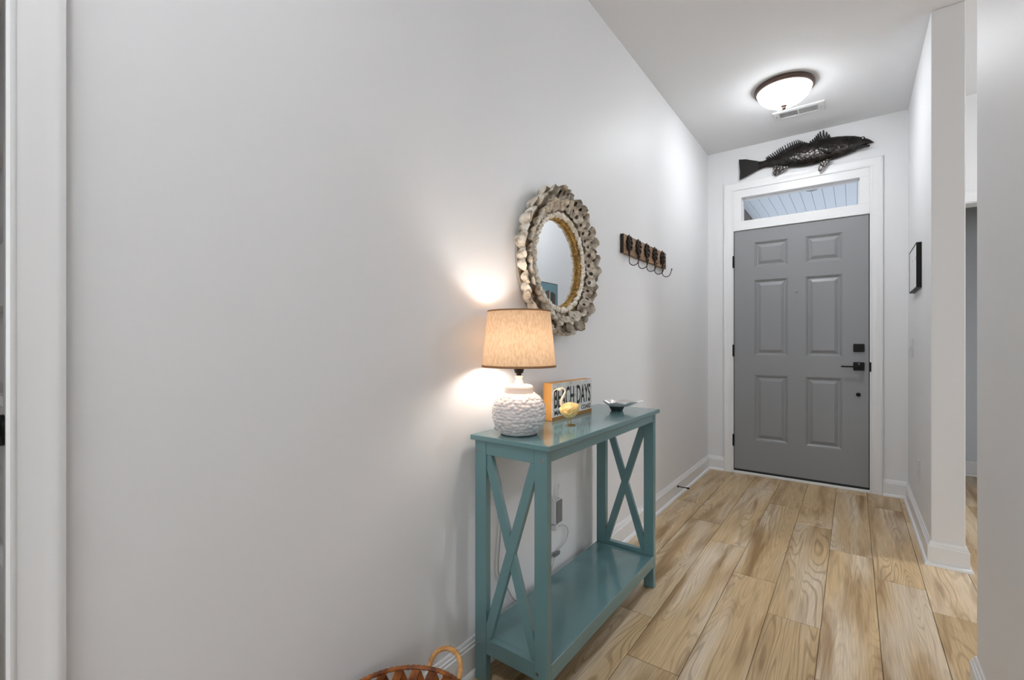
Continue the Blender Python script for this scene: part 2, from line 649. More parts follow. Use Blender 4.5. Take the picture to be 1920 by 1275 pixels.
def raised_panel(x0, x1, z0, z1, y, sgn, rings_spec):
    mb = MB()
    rr = []
    for o_, d_ in rings_spec:
        rr.append([(x0 + o_, y + sgn * d_, z0 + o_), (x1 - o_, y + sgn * d_, z0 + o_), (x1 - o_, y + sgn * d_, z1 - o_), (x0 + o_, y + sgn * d_, z1 - o_)])
    mb.loops(rr, cap_last=True)
    return mb


for a, c in zs:
    obj('panel', raised_panel(px0, px1, a, c, DV - .03, 1, [(0, 0), (.006, .004), (.012, .012), (.02, .013), (.05, .006)]), 'trim', d2, fix=True)
obj('knob', cyl_y(-.468, .915, DV - .03, [(.034, 0), (.034, .006), (.012, .009), (.012, .03), (.024, .036), (.028, .05), (.022, .062), (.006, .066)]), 'black', d2, smooth=True)
struct(obj('trim_4', MB().box(x0 - .09, x0 - .01, DV - .018, .18, 0, 2.13).box(x0 - .01, x1 + .01, DV - .018, .18, 2.05, 2.13), 'trim'))

# ------------------------------------------------------------------ front door, frame and transom
struct(obj('trim_1', casing(.2005, 1.1375, 2.407, L, CASE), 'trim', smooth=True), 'white moulded casing around the front door and transom')
b = MB()
b.box(.2, DL - .003, L - .008, L + .12, 0, 2.408).box(DR + .003, 1.138, L - .008, L + .12, 0, 2.408)
b.box(DL - .003, DR + .003, L - .006, L + .12, DT + .004, 2.142).box(DL - .003, DR + .003, L - .006, L + .12, 2.342, 2.408)
b.box(DL - .003, .270, L - .006, L + .12, 2.142, 2.342).box(1.071, DR + .003, L - .006, L + .12, 2.142, 2.342)
b.box(DL - .003, DR + .003, L - .012, L - .006, DT + .006, DT + .020)
struct(obj('trim_5', b, 'trim', bevel=.0015), 'white door frame and transom frame')
w1 = struct(obj('window_1', MB().box(.270, .278, L + .035, L + .05, 2.142, 2.342).box(1.063, 1.071, L + .035, L + .05, 2.142, 2.342).box(.278, 1.063, L + .035, L + .05, 2.142, 2.149).box(.278, 1.063, L + .035, L + .05, 2.335, 2.342), 'trim'), 'narrow transom window above the front door')
obj('pane', MB().box(.278, 1.063, L + .040, L + .044, 2.149, 2.335), 'glass', w1)
struct(obj('threshold', MB().box(DL - .004, DR + .004, L - .022, L + .12, 0, .020), 'trim', bevel=.004, seg=2), 'white threshold under the front door')

YD = L - .001          # room face of the door
cols = [(.369, .607), (.731, .964)]
rows = [(.293, .839), (1.003, 1.632), (1.742, 1.949)]
xs = [DL + .002, *cols[0], *cols[1], DR - .002]
zs = [.034, *rows[0], *rows[1], *rows[2], DT]
b = MB()
vid = {}
vs = []
for j, z in enumerate(zs):
    for i, x in enumerate(xs):
        vid[i, j] = len(vs)
        vs.append((x, YD, z))
fs = [(vid[i, j], vid[i + 1, j], vid[i + 1, j + 1], vid[i, j + 1]) for j in range(7) for i in range(5) if not (i in (1, 3) and j in (1, 3, 5))]
b.add(vs, fs)
b.add([(xs[0], YD, zs[0]), (xs[-1], YD, zs[0]), (xs[-1], YD, zs[-1]), (xs[0], YD, zs[-1]), (xs[0], YD + .044, zs[0]), (xs[-1], YD + .044, zs[0]), (xs[-1], YD + .044, zs[-1]), (xs[0], YD + .044, zs[-1])],
      [(0, 4, 5, 1), (1, 5, 6, 2), (2, 6, 7, 3), (3, 7, 4, 0), (4, 7, 6, 5)])
door = struct(obj('door_1', b, 'door', org=(DL, YD, 0), fix=False), 'grey six panel front door with black hardware')
for (xa, xb) in cols:
    for (za, zb) in rows:
        obj('panel', raised_panel(xa, xb, za, zb, YD, 1, [(0, 0), (.003, .005), (.007, .005), (.016, .013), (.024, .013), (.046, .003), (.05, .0025)]), 'door', door)
hw = obj('deadbolt', MB().box(1.0325, 1.099, YD - .016, YD, 1.040, 1.100), 'black', door, bevel=.003)
hw = obj('door_handle', MB().box(1.0325, 1.099, YD - .014, YD, .9015, .9635), 'black', door, bevel=.003)
obj('lever', MB().box(1.055, 1.077, YD - .045, YD - .012, .924, .944).box(.9575, 1.077, YD - .055, YD - .041, .9255, .9365), 'black', hw, bevel=.002)
obj('keyhole', cyl_y(1.066, .952, YD - .014, [(.004, 0), (.004, .001)], 12), 'screw', hw)
obj('lower_bolt', cyl_y(1.063, .721, YD, [(.015, 0), (.015, .008), (.011, .016), (.004, .018)]), 'black', door, smooth=True)
obj('peephole', cyl_y(.670, 1.5205, YD, [(.008, 0), (.008, .003), (.005, .004)], 14), 'screw', door, smooth=True)
for z in (1.80, 1.043, .278):
    h = obj('hinge', MB().lathe([(.0075, -.05), (.0075, .05)], (DL - .003, YD - .009, z), 12).box(DL - .001, DL + .0035, YD - .006, YD + .002, z - .05, z + .05), 'black', door)
obj('strike_plate', MB().box(DR + .002, DR + .012, YD - .012, YD + .001, .895, .965), 'black', door)
obj('weather_strip', MB().box(DL - .003, DR + .003, YD + .006, YD + .03, .018, .034).box(DL - .0028, DL + .0018, YD + .006, YD + .03, .018, DT + .003).box(DR - .0018, DR + .0028, YD + .006, YD + .03, .018, DT + .003).box(DL, DR, YD + .006, YD + .03, DT, DT + .0038), 'rubber', door)
obj('door_sweep', MB().box(DL + .004, DR - .004, YD - .004, YD + .006, .0205, .036), 'rubber', door)

# side room doorway casing
struct(obj('trim_6', casing(1.592, 2.348, 2.048, L, CASE), 'trim', smooth=True), 'white casing of the side room doorway')
struct(obj('trim_7', MB().box(1.58, 1.597, L - .004, L + .134, 0, 2.055).box(2.343, 2.36, L - .004, L + .134, 0, 2.055).box(1.597, 2.343, L - .004, L + .134, 2.043, 2.06), 'trim'))

# unseen windows, added to light the hall
for n, (ax, c0, c1, z0, z1) in enumerate([('y', .55, 3.85, .45, 2.45), ('x', 3.2, 4.04, .8, 2.2)]):
    fr, pn = MB(), MB()
    cuts = 4 if ax == 'y' else 2
    for k in range(cuts + 1):
        c = c0 + (c1 - c0) * k / cuts
        if ax == 'y':
            fr.box(c - .03, c + .03, -4.56, -4.50, z0, z1)
        else:
            fr.box(4.50, 4.56, c - .03, c + .03, z0, z1)
    for z in (z0, (z0 + z1) / 2, z1):
        if ax == 'y':
            fr.box(c0, c1, -4.555, -4.505, z - .03, z + .03)
        else:
            fr.box(4.505, 4.555, c0, c1, z - .03, z + .03)
    if ax == 'y':
        pn.box(c0, c1, -4.533, -4.528, z0, z1)
    else:
        pn.box(4.528, 4.533, c0, c1, z0, z1)
    w = struct(obj('window_%d' % (n + 2), fr, 'trim'))
    obj('pane', pn, 'glass', w)

# ------------------------------------------------------------------ porch outside the transom
pc = struct(obj('porch_ceiling', MB().box(-.25, XS, L + .13, 8.2, 2.712, 2.75), 'porch'), 'pale blue boarded porch ceiling seen through the transom')
for k in range(15):
    xa = -.008 + k * .0978
    b = MB().box(xa, xa + .0945, L + .14, 8.2, 2.700, 2.716)
    obj('board', b, 'porch', pc, bevel=.003)
struct(obj('porch_beam', MB().box(-.26, -.012, L + .13, 8.2, 2.52, 2.74), 'beam'), 'brown beam along the porch')
pl = thing('porch_light', 'round dark porch lamp seen through the transom window', 'lamp', (.70, 5.44, 2.70))
obj('canopy', MB().lathe([(.10, -.012), (.125, -.004), (.125, 0)], (.70, 5.44, 2.70), 28), 'bronze', pl, smooth=True)
obj('globe', MB().lathe([(.01, -.082), (.045, -.076), (.075, -.056), (.088, -.03), (.092, -.012)], (.70, 5.44, 2.70), 28), 'ventgrey', pl, smooth=True)

# ------------------------------------------------------------------ ceiling light


def ceiling_light(LX, LY, label, glass='bowl_light'):
    cl = thing('ceiling_light', label, 'ceiling light', (LX, LY, H), 'glass bowl ceiling lights')
    c = (LX, LY, H)
    obj('rim', MB().lathe([(.120, -.001), (.168, -.001), (.172, -.010), (.171, -.022), (.165, -.031), (.158, -.033), (.152, -.030)], c, 48, cap0=False, cap1=False), 'bronze', cl, smooth=True)
    obj('bowl', MB().lathe([(.156, -.030), (.150, -.048), (.136, -.070), (.112, -.093), (.080, -.111), (.045, -.121), (.012, -.1245)], c, 48, cap0=False), glass, cl, smooth=True)
    obj('finial', MB().lathe([(.004, -.150), (.010, -.147), (.013, -.140), (.007, -.133), (.019, -.128), (.019, -.122)], c, 16), 'bronze', cl, smooth=True)


ceiling_light(.672, 3.44, 'lit white glass bowl ceiling light with bronze rim near the front door')
ceiling_light(.672, -.28, 'added unseen glass bowl ceiling light at the living room end of the hall')  # out of view, added to brighten the left wall from above
ceiling_light(3.0, 3.37, 'added unseen glass bowl ceiling light in the side room past the opening', 'bowl_light_bright')  # out of view, added to lift the table top, shelf and floor

# ------------------------------------------------------------------ ceiling register
vt = thing('ceiling_vent', 'white louvred air register on the ceiling by the light', 'vent', (.717, 3.862, H))
vx0, vx1, vy0, vy1 = .560, .876, 3.790, 3.940
b = MB()
rr = []
for o_, d_ in [(0, 0), (0, .004), (.008, .009), (.030, .009), (.034, .002)]:
    ox = o_ if o_ < .02 else o_ + .008
    rr.append([(vx0 + ox, vy0 + o_, H - d_), (vx1 - ox, vy0 + o_, H - d_), (vx1 - ox, vy1 - o_, H - d_), (vx0 + ox, vy1 - o_, H - d_)])
b.loops(rr)
obj('frame', b, 'ventmetal', vt)
obj('throat', MB().box(vx0 + .042, vx1 - .042, vy0 + .034, vy1 - .034, H - .002, H - .0005), 'ventdark', vt)
for bank in (0, 1):
    b = MB()
    xa = vx0 + .044 + bank * .117
    for k in range(16):
        x = xa + k * .0072
        t = .004 if bank else -.004
        b.add([(x, vy0 + .034, H - .009), (x + .0016, vy0 + .034, H - .009), (x + .0016 + t, vy0 + .034, H - .002), (x + t, vy0 + .034, H - .002),
               (x, vy1 - .034, H - .009), (x + .0016, vy1 - .034, H - .009), (x + .0016 + t, vy1 - .034, H - .002), (x + t, vy1 - .034, H - .002)],
              [(0, 1, 2, 3), (7, 6, 5, 4), (0, 4, 5, 1), (1, 5, 6, 2), (2, 6, 7, 3), (3, 7, 4, 0)])
    o = obj('louver_bank', b, 'ventmetal', vt)
    o['kind'] = 'stuff'
obj('mullion', MB().box(.713, .721, vy0 + .034, vy1 - .034, H - .010, H - .002), 'ventmetal', vt)
for x in (vx0 + .022, vx1 - .022):
    obj('screw', MB().lathe([(.004, -.0105), (.005, -.009), (.005, -.004)], (x, 3.865, H), 10), 'chrome', vt)

# ------------------------------------------------------------------ fish sculpture over the door
YF = L - .022


def fp(a, c):
    """drawing grid of the fish -> metres (x, z) on the end wall"""
    w = 1 + 0.00009614 * a
    return ((0.18853 + 0.00065363 * a) / w, (2.99541 + 0.00010637 * a - 0.00069044 * c) / w)


fish = thing('fish_sculpture', 'dark metal fish wall sculpture hung above the front door', 'sculpture', (.7, L, 2.58))
top = [(1775, 237), (1720, 205), (1640, 180), (1540, 165), (1430, 165), (1320, 172), (1240, 183), (1150, 205), (1050, 228), (950, 258), (850, 285), (750, 325), (650, 370), (550, 415), (450, 458), (400, 475), (330, 482)]
bot = [(1778, 243), (1720, 258), (1640, 296), (1540, 362), (1430, 403), (1320, 440), (1240, 466), (1150, 489), (1050, 513), (950, 536), (850, 550), (750, 556), (650, 558), (550, 548), (450, 549), (400, 562), (330, 592)]
rings = []
n_ = len(top)
NS = 9
for i in range(n_):
    xt, zt = fp(*top[i])
    xb, zb = fp(*bot[i])
    h = math.hypot(xt - xb, zt - zb)
    dep = min(.048, .30 * h + .004) if i < n_ - 2 else .012
    ring = []
    for k in range(NS + 1):
        a = math.pi * k / NS
        u = .5 - .5 * math.cos(a)
        ring.append((xt + (xb - xt) * u, YF + .006 - dep * math.sin(a) ** .8 - .002, zt + (zb - zt) * u))
    for u in (.75, .25):
        ring.append((xt + (xb - xt) * u, YF + .010, zt + (zb - zt) * u))
    rings.append(ring)
obj('body', MB().loops(rings, cap_first=True, cap_last=True), 'fish', fish, smooth=True)


def slab(name, pts, y0, y1, m='fishfin', bevel=.0):
    poly = [fp(*p) for p in pts]
    mb = MB().prism(poly, lambda a, c, d: (a, d, c), y0, y1)
    return obj(name, mb, m, fish, bevel=bevel)


slab('tail_fin', [(345, 482), (250, 468), (190, 458), (105, 463), (110, 530), (118, 610), (115, 712), (200, 670), (270, 630), (345, 586)], YF - .010, YF - .002)
slab('lower_jaw', [(1730, 288), (1660, 290), (1590, 300), (1545, 345), (1600, 338), (1660, 316), (1726, 303)], YF - .030, YF - .004, bevel=.003)
slab('pelvic_fin', [(1255, 455), (1180, 478), (1125, 508), (1095, 560), (1088, 608), (1108, 619), (1160, 575), (1235, 500)], YF - .030, YF - .022, 'fish')
slab('anal_fin', [(560, 545), (525, 590), (528, 640), (560, 672), (620, 635), (700, 580), (720, 550)], YF - .026, YF - .018, 'fish')
# pectoral fin bowed away from the flank
pf = [(1320, 310), (1250, 308), (1180, 306), (1090, 318), (1078, 345), (1110, 368), (1150, 390), (1200, 412), (1250, 400), (1300, 350)]
ct = fp(1220, 350)
b = MB()
o1 = [(*fp(*p),) for p in pf]
b.loops([[(x, YF - .040, z) for x, z in o1], [(x, YF - .050, z) for x, z in o1], [(ct[0] + (x - ct[0]) * .6, YF - .058, ct[1] + (z - ct[1]) * .6) for x, z in o1]], cap_first=True, cap_last=True)
obj('pectoral_fin', b, 'fish', fish, smooth=True)
# gill plate edge
b = MB()
b.tube([(fp(1478, 190)[0], YF - .030, fp(1478, 190)[1]), (fp(1466, 240)[0], YF - .047, fp(1466, 240)[1]), (fp(1462, 290)[0], YF - .049, fp(1462, 290)[1]), (fp(1470, 350)[0], YF - .036, fp(1470, 350)[1])], .0025, 6)
obj('gill_edge', b, 'fishfin', fish)
ex, ez = fp(1640, 207)
e_ = obj('eye', cyl_y(ex, ez, YF - .012, [(.013, 0), (.013, .012), (.010, .015)], 16), 'fish', fish, smooth=True)
obj('pupil', cyl_y(ex, ez, YF - .026, [(.0055, 0), (.004, .004)], 12), 'silver', e_, smooth=True)


def spine(a, t, w0, w1, name):
    (ax, az), (tx, tz) = fp(*a), fp(*t)
    d = Vector((tx - ax, tz - az))
    nrm = Vector((-d.y, d.x)).normalized()
    mid = Vector((ax, az)) + d * .55 + nrm * d.length * .08
    pts = [(ax, YF - .008, az), (mid.x, YF - .010, mid.y), (tx, YF - .010, tz)]
    mb = MB().tube(pts, [w0, (w0 + w1) * .55, w1], 6)
    obj(name, mb, 'fishfin', fish)


tips = [(988, 233), (1016, 213), (1042, 190), (1062, 166), (1083, 142), (1110, 116), (1152, 100), (1192, 122), (1220, 152)]
for i, t in enumerate(tips):
    k = i / (len(tips) - 1)
    spine((1005 + 232 * k, 252 - 52 * k), t, .0068, .0042, 'spine')
edge = [(445, 448), (480, 420), (540, 385), (600, 342), (650, 312), (720, 272), (780, 247), (835, 224), (885, 238), (945, 260)]
slab('dorsal_membrane', [(440, 462)] + [(x + 14, y + 26) for x, y in edge] + [(950, 275), (850, 300), (650, 385), (450, 475)], YF - .008, YF - .003)
for i in range(21):
    k = i / 20 * (len(edge) - 1)
    j = min(int(k), len(edge) - 2)
    fr = k - j
    ex_, ey_ = edge[j][0] + (edge[j + 1][0] - edge[j][0]) * fr, edge[j][1] + (edge[j + 1][1] - edge[j][1]) * fr
    bx_ = ex_ + 34
    by_ = 458 - (bx_ - 450) * .405 if bx_ < 950 else 258
    spine((bx_, by_ + 12), (ex_ - 10, ey_ - 8), .0052, .0030, 'fin_ray')

# ------------------------------------------------------------------ console table
table = thing('console_table', 'teal painted console table with X ends along the left wall', 'table', (.17, 1.6, 0))
TX0, TX1, TY0, TY1, TZ = .020, .327, 1.132, 2.077, .8065
obj('table_top', MB().box(TX0, TX1, TY0, TY1, TZ - .0165, TZ), 'teal', table, bevel=.0018)
lx = [(.030, .077), (.265, .311)]
ly = [(1.145, 1.170), (2.040, 2.067)]
for (ya, yb) in ly:
    for (xa, xb) in lx:
        lg = obj('leg', MB().box(xa, xb, ya, yb, 0, TZ - .017), 'teal', table, bevel=.0015)
        if ya < 1.5:
            for z, xc in ((.757, xa + .30 * (xb - xa) if xa < .1 else xa + .65 * (xb - xa)), (.118, xa + .25 * (xb - xa))):
                obj('screw', cyl_y(xc, z, ya, [(.0052, 0), (.0052, .0012), (.003, .0018)], 12), 'screw', lg)
for (ya, yb), zr in zip(ly, (.148, .163)):
    obj('end_apron', MB().box(.0772, .2648, ya + .001, yb - .001, .745, TZ - .017), 'teal', table, bevel=.001)
    if ya < 1.5:
        obj('end_rail', MB().box(.0772, .2648, ya + .001, yb - .001, .098, .1475), 'teal', table, bevel=.001)
    else:
        obj('end_rail', MB().box(.0772, .2648, ya + .001, yb - .001, .098, .163), 'teal', table, bevel=.001)
    # crossed braces, half lapped
    yc = (ya + yb) / 2
    za, zb = zr, .745
    for s_ in (0, 1):
        p, q = (Vector((.0772, za)), Vector((.2648, zb))) if s_ else (Vector((.0772, zb)), Vector((.2648, za)))
        d = (q - p).normalized()
        nrm = Vector((-d.y, d.x)) * .0155
        P = [p + nrm - d * .016, q + nrm + d * .016, q - nrm + d * .016, p - nrm - d * .016]
        y0, y1 = (yc - .010, yc + .007) if s_ else (yc - .007, yc + .0095)
        obj('brace', MB().prism([(v.x, v.y) for v in P], lambda a, c_, d_: (a, d_, c_), y0, y1), 'teal', table, bevel=.001)
obj('front_apron', MB().box(.290, .310, 1.1702, 2.0398, .752, TZ - .017), 'teal', table, bevel=.001)
obj('back_apron', MB().box(.032, .052, 1.1702, 2.0398, .752, TZ - .017), 'teal', table, bevel=.001)
obj('shelf', MB().box(.031, .3105, 1.1702, 2.0398, .096, .1465), 'teal', table, bevel=.0015)

# ------------------------------------------------------------------ lamp
AX, AY = .1435, 1.236
lamp = thing('table_lamp', 'white dimpled ceramic table lamp with glowing linen shade', 'lamp', (AX, AY, TZ))
c = (AX, AY, TZ)
obj('foot_ring', MB().lathe([(.056, 0), (.060, .001), (.060, .007)], c, 40), 'bowlfoot', lamp, smooth=True)
CT = [(0, .0585), (.08, .068), (.2, .0785), (.35, .0865), (.5, .088), (.65, .0865), (.8, .079), (.92, .066), (1, .052)]


def curve_at(t):
    for (a, ra), (b_, rb) in zip(CT, CT[1:]):
        if t <= b_:
            k = (t - a) / (b_ - a)
            return ra + (rb - ra) * k
    return CT[-1][1]


NR = 110
prof = [(sum(curve_at(min(1, max(0, k / NR + o_))) for o_ in (-.05, -.025, 0, .025, .05)) / 5, .004 + .132 * k / NR) for k in range(NR + 1)]
rl = random.Random(11)
jit = [[(rl.uniform(-.36, .36), rl.uniform(-.36, .36), rl.uniform(.6, 1.35)) for _ in range(40)] for _ in range(16)]


def dimple(j, i, a):
    v = j / NR * 13
    u = i / 200 * 32
    best = 9
    amp = 1
    for r in (int(v) - 1, int(v), int(v) + 1):
        if r < 0 or r > 14:
            continue
        uu = u - .5 * (r % 2)
        for q in (int(uu) - 1, int(uu), int(uu) + 1):
            jx, jy, ja = jit[r][q % 32]
            d = math.hypot(uu - (q + .5 + jx), (v - (r + .5 + jy)) * .95)
            if d < best:
                best, amp = d, ja
    fade = min(1, j / 6) * (1 if j < 103 else max(0, (NR - j) / 7))
    return .0024 * amp * (1 - min(1, best / .62) ** 2 * 1.6) * fade


obj('body', MB().lathe(prof, c, 200, disp=dimple), 'white_ceramic', lamp, smooth=True)
obj('neck', MB().lathe([(.040, .133), (.0475, .136), (.0478, .152), (.046, .158), (.041, .162), (.010, .163)], c, 40), 'white_ceramic', lamp, smooth=True)
obj('stem', MB().lathe([(.018, .162), (.0175, .164), (.011, .180), (.0095, .182), (.0125, .187), (.0135, .190), (.008, .193)], c, 24), 'satin', lamp, smooth=True)
obj('socket', MB().lathe([(.0085, .192), (.0085, .199), (.0135, .201), (.0165, .210), (.0165, .250), (.013, .252)], c, 24), 'black', lamp, smooth=True)
obj('bulb', MB().lathe([(.012, .252), (.015, .262), (.026, .285), (.030, .303), (.027, .322), (.015, .334), (.003, .337)], c, 20), emission('lit_bulb', (1, .965, .92), 38), lamp, smooth=True)
SB, ST, Z0, Z1 = .1225, .1035, .222, .406
sh = obj('lamp_shade', MB().lathe([(SB, Z0), (ST, Z1)], c, 64, cap0=False, cap1=False), 'linen', lamp, smooth=True)
obj('shade_trim', MB().lathe([(SB - .001, Z0 - .001), (SB + .0012, Z0 - .001), (SB + .0008, Z0 + .006), (SB - .0014, Z0 + .006), (SB - .001, Z0 - .001)], c, 64, cap0=False, cap1=False), 'linen_trim', sh, smooth=True)
obj('shade_trim', MB().lathe([(ST - .001, Z1 - .004), (ST + .0012, Z1 - .004), (ST + .0012, Z1 + .001), (ST - .0012, Z1 + .001), (ST - .001, Z1 - .004)], c, 64, cap0=False, cap1=False), 'linen_trim', sh, smooth=True)
b = MB()
for k in range(3):
    a = k * 2.094 + .4
    b.tube([(AX + .014 * math.cos(a), AY + .014 * math.sin(a), TZ + .245), (AX + (SB - .0035) * math.cos(a), AY + (SB - .0035) * math.sin(a), TZ + .238)], .0014, 6)
obj('shade_spider', b, 'chrome', lamp)

def smooth_path(pts, k=6):
    """Catmull-Rom"""
    P = [Vector(p) for p in pts]
    P = [P[0] * 2 - P[1]] + P + [P[-1] * 2 - P[-2]]
    out = []
    for i in range(1, len(P) - 2):
        for j in range(k):
            t = j / k
            a, b_, c_, d = P[i - 1], P[i], P[i + 1], P[i + 2]
            out.append(.5 * ((2 * b_) + (c_ - a) * t + (2 * a - 5 * b_ + 4 * c_ - d) * t * t + (3 * b_ - a - 3 * c_ + d) * t ** 3))
    out.append(P[-2])
    return out


cordpts = [(.095, 1.262, .812), (.05, 1.266, .8095), (.022, 1.269, .812), (.011, 1.271, .795), (.010, 1.2729, .70), (.010, 1.2974, .634), (.010, 1.313, .5726), (.010, 1.307, .42), (.010, 1.2943, .29), (.010, 1.335, .226), (.013, 1.40, .135),
           (.016, 1.50, .124), (.015, 1.60, .125), (.012, 1.6617, .167), (.012, 1.679, .206)]
cordpts2 = [(.012, 1.700, .212), (.012, 1.7143, .2159), (.012, 1.7693, .2314), (.012, 1.7929, .2636), (.014, 1.774, .2958), (.022, 1.7233, .3212), (.030, 1.685, .330)]
cd = thing('power_cord', 'thin pale power cord hanging down the wall behind the console table', 'cord', (.011, 1.30, .5))
obj('cable', MB().tube(smooth_path(cordpts + cordpts2), .0024, 6), 'cord', cd, smooth=True)
obj('cord_switch', MB().box(.006, .020, 1.672, 1.712, .198, .214).box(.020, .023, 1.682, 1.695, .202, .211), 'plasticgrey', cd, bevel=.003)
obj('plug', MB().box(.008, .034, 1.655, 1.683, .318, .340), 'plastic', cd, bevel=.004)

# ------------------------------------------------------------------ outlet with plug-in extender behind the table
ol = thing('wall_outlet', 'white wall outlet behind the teal console table', 'outlet', (0, 1.665, .38))
obj('cover_plate', MB().box(.0005, .006, 1.630, 1.700, .318, .438), 'plastic', ol, bevel=.002)
for z in (.352, .405):
    obj('receptacle', MB().box(.006, .008, 1.650, 1.682, z - .014, z + .014), 'plastic', ol)
ex = thing('signal_extender', 'small white plug-in box with two antennas in the outlet', 'extender', (.008, 1.675, .395))
obj('body', MB().box(.0085, .034, 1.652, 1.702, .345, .446), 'plastic', ex, bevel=.004, seg=2)
obj('front_cover', MB().box(.034, .038, 1.655, 1.700, .349, .443), 'plasticgrey', ex, bevel=.0015)
obj('antenna', MB().tube([(.020, 1.700, .440), (.014, 1.712, .500)], [.004, .003], 8), 'plastic', ex)
obj('antenna', MB().tube([(.024, 1.655, .440), (.012, 1.640, .490)], [.004, .003], 8), 'plastic', ex)

# ------------------------------------------------------------------ beach sign
sign = thing('wooden_sign', 'wooden block sign reading BEACH DAYS on the console table', 'sign', (.09, 1.666, TZ))
SX0, SX1, SY0, SY1, SZ0, SZ1 = .067, .109, 1.502, 1.832, TZ, .9515
obj('block', MB().box(SX0, SX1 - .002, SY0, SY1, SZ0, SZ1), 'signwood', sign, bevel=.0015)
obj('painted_face', MB().box(SX1 - .002, SX1, SY0 + .001, SY1 - .001, SZ0 + .014, SZ1 - .001), 'signface', sign)
obj('worn_edge', MB().box(SX1 - .002, SX1 - .0003, SY0 + .001, SY1 - .001, SZ0 + .0005, SZ0 + .014), 'signedge', sign)


def text(body, y0, y1, z0, z1, x, name):
    cu = bpy.data.curves.new('t', 'FONT')
    cu.body = body
    cu.extrude = .0003
    cu.offset = .018
    cu.resolution_u = 3
    to = bpy.data.objects.new('t', cu)
    COL.objects.link(to)
    dg = bpy.context.evaluated_depsgraph_get()
    me = bpy.data.meshes.new_from_object(to.evaluated_get(dg))
    bpy.data.objects.remove(to)
    a = [min(v.co[i] for v in me.vertices) for i in (0, 1)]
    e = [max(v.co[i] for v in me.vertices) for i in (0, 1)]
    ox, oy, oz = ORG[sign.name]
    for v in me.vertices:
        u, w_ = (v.co.x - a[0]) / (e[0] - a[0]), (v.co.y - a[1]) / (e[1] - a[1])
        v.co = (x + v.co.z - ox, y0 + (y1 - y0) * u - oy, z0 + (z1 - z0) * w_ - oz)
    me.materials.clear()
    me.materials.append(M['ink'])
    me.name = name
    o = bpy.data.objects.new(name, me)
    COL.objects.link(o)
    o.parent = sign
    ORG[o.name] = ORG[sign.name]


text('BEACH', 1.516, 1.672, .853, .932, SX1 + .0002, 'lettering')
text('DAYS', 1.696, 1.818, .853, .932, SX1 + .0002, 'lettering')
text('MAK', 1.518, 1.585, .826, .845, SX1 + .0002, 'lettering')
text('COAKS', 1.735, 1.818, .826, .845, SX1 + .0002, 'lettering')

# ------------------------------------------------------------------ bird figurine
BX, BY = .205, 1.466
bird = thing('bird_figurine', 'yellow shore bird figurine with thin brass legs before the sign', 'figurine', (BX, BY, TZ))
# round body, its flat back rising to the tail at the right
rings = []
for k in range(13):
    t = k / 12
    a = math.pi * t
    s_ = -.037 + .074 * t
    r = .037 * max(.03, math.sin(a)) ** .5
    zc = .866 + .004 * t
    ring = []
    for i in range(16):
        q = 2 * math.pi * i / 16
        zz = r * math.sin(q)
        zz = zz * (.66 if zz > 0 else .95) + (.010 if t > .75 else 0) * (t - .75) * 2
        lat = r * .72 * math.cos(q)
        # long axis across the picture: direction (.803, .596)
        ring.append((BX + s_ * .80 - lat * .60, BY + s_ * .60 + lat * .80, zc + zz))
    rings.append(ring)
obj('body', MB().loops(rings, cap_first=True, cap_last=True), 'birdyellow', bird, smooth=True)


def bp(s_, lat, z):
    return (BX + s_ * .80 - lat * .60, BY + s_ * .60 + lat * .80, z)


b = MB()
for k, (w_, zz) in enumerate([(.026, .862), (.022, .868), (.017, .874)]):
    pts = []
    for i in range(9):
        t = i / 8
        pts.append(bp(-.014 + (t - .3) * w_ * 1.3, -.0262 - .003 * math.sin(math.pi * t) - k * .0008, zz - .010 * math.sin(math.pi * t) + .002 * t))
    b.tube(pts, [.0014 + .0026 * math.sin(math.pi * i / 8) for i in range(9)], 6)
obj('wing', b, 'birdyellow', bird, smooth=True)
npts = [bp(-.030, 0, .880), bp(-.029, 0, .900), bp(-.020, 0, .918), bp(-.016, 0, .932), bp(-.024, 0, .942), bp(-.034, 0, .940)]
nk = obj('neck', MB().tube(smooth_path(npts, 5), [.0062 - .0028 * min(1, i / 18) for i in range(26)], 8), 'birdneck', bird, smooth=True)
obj('head', MB().ball(bp(-.035, 0, .938), .0075), 'birdneck', bird, smooth=True)
obj('beak', MB().tube(smooth_path([bp(-.040, 0, .939), bp(-.050, 0, .938), bp(-.058, 0, .930), bp(-.060, 0, .918)], 4), [.0028 - .0018 * i / 12 for i in range(13)], 6), 'birdneck', bird, smooth=True)
for sgn in (-1, 1):
    fx = sgn * .006
    lg = obj('leg', MB().tube([bp(fx - .002, fx, .836), bp(fx, fx, TZ + .004)], .0016, 8), 'brass', bird, smooth=True)
    b = MB()
    for a in (-.6, .1, .8, 3.3):
        ln = .017 if a < 3 else .010
        b.tube([bp(fx, fx, TZ + .0035), bp(fx + ln * math.cos(a), fx - ln * math.sin(a), TZ + .0014)], [.0018, .0012], 6)
    obj('foot', b, 'brass', lg)

# ------------------------------------------------------------------ silver dish
QX, QY = .190, 1.915
dish = thing('silver_dish', 'hammered silver leaf dish on a dark foot', 'dish', (QX, QY, TZ))
obj('foot', MB().lathe([(.024, 0), (.026, .002), (.030, .010), (.034, .019)], (QX, QY, TZ), 10), 'bowlfoot', dish)
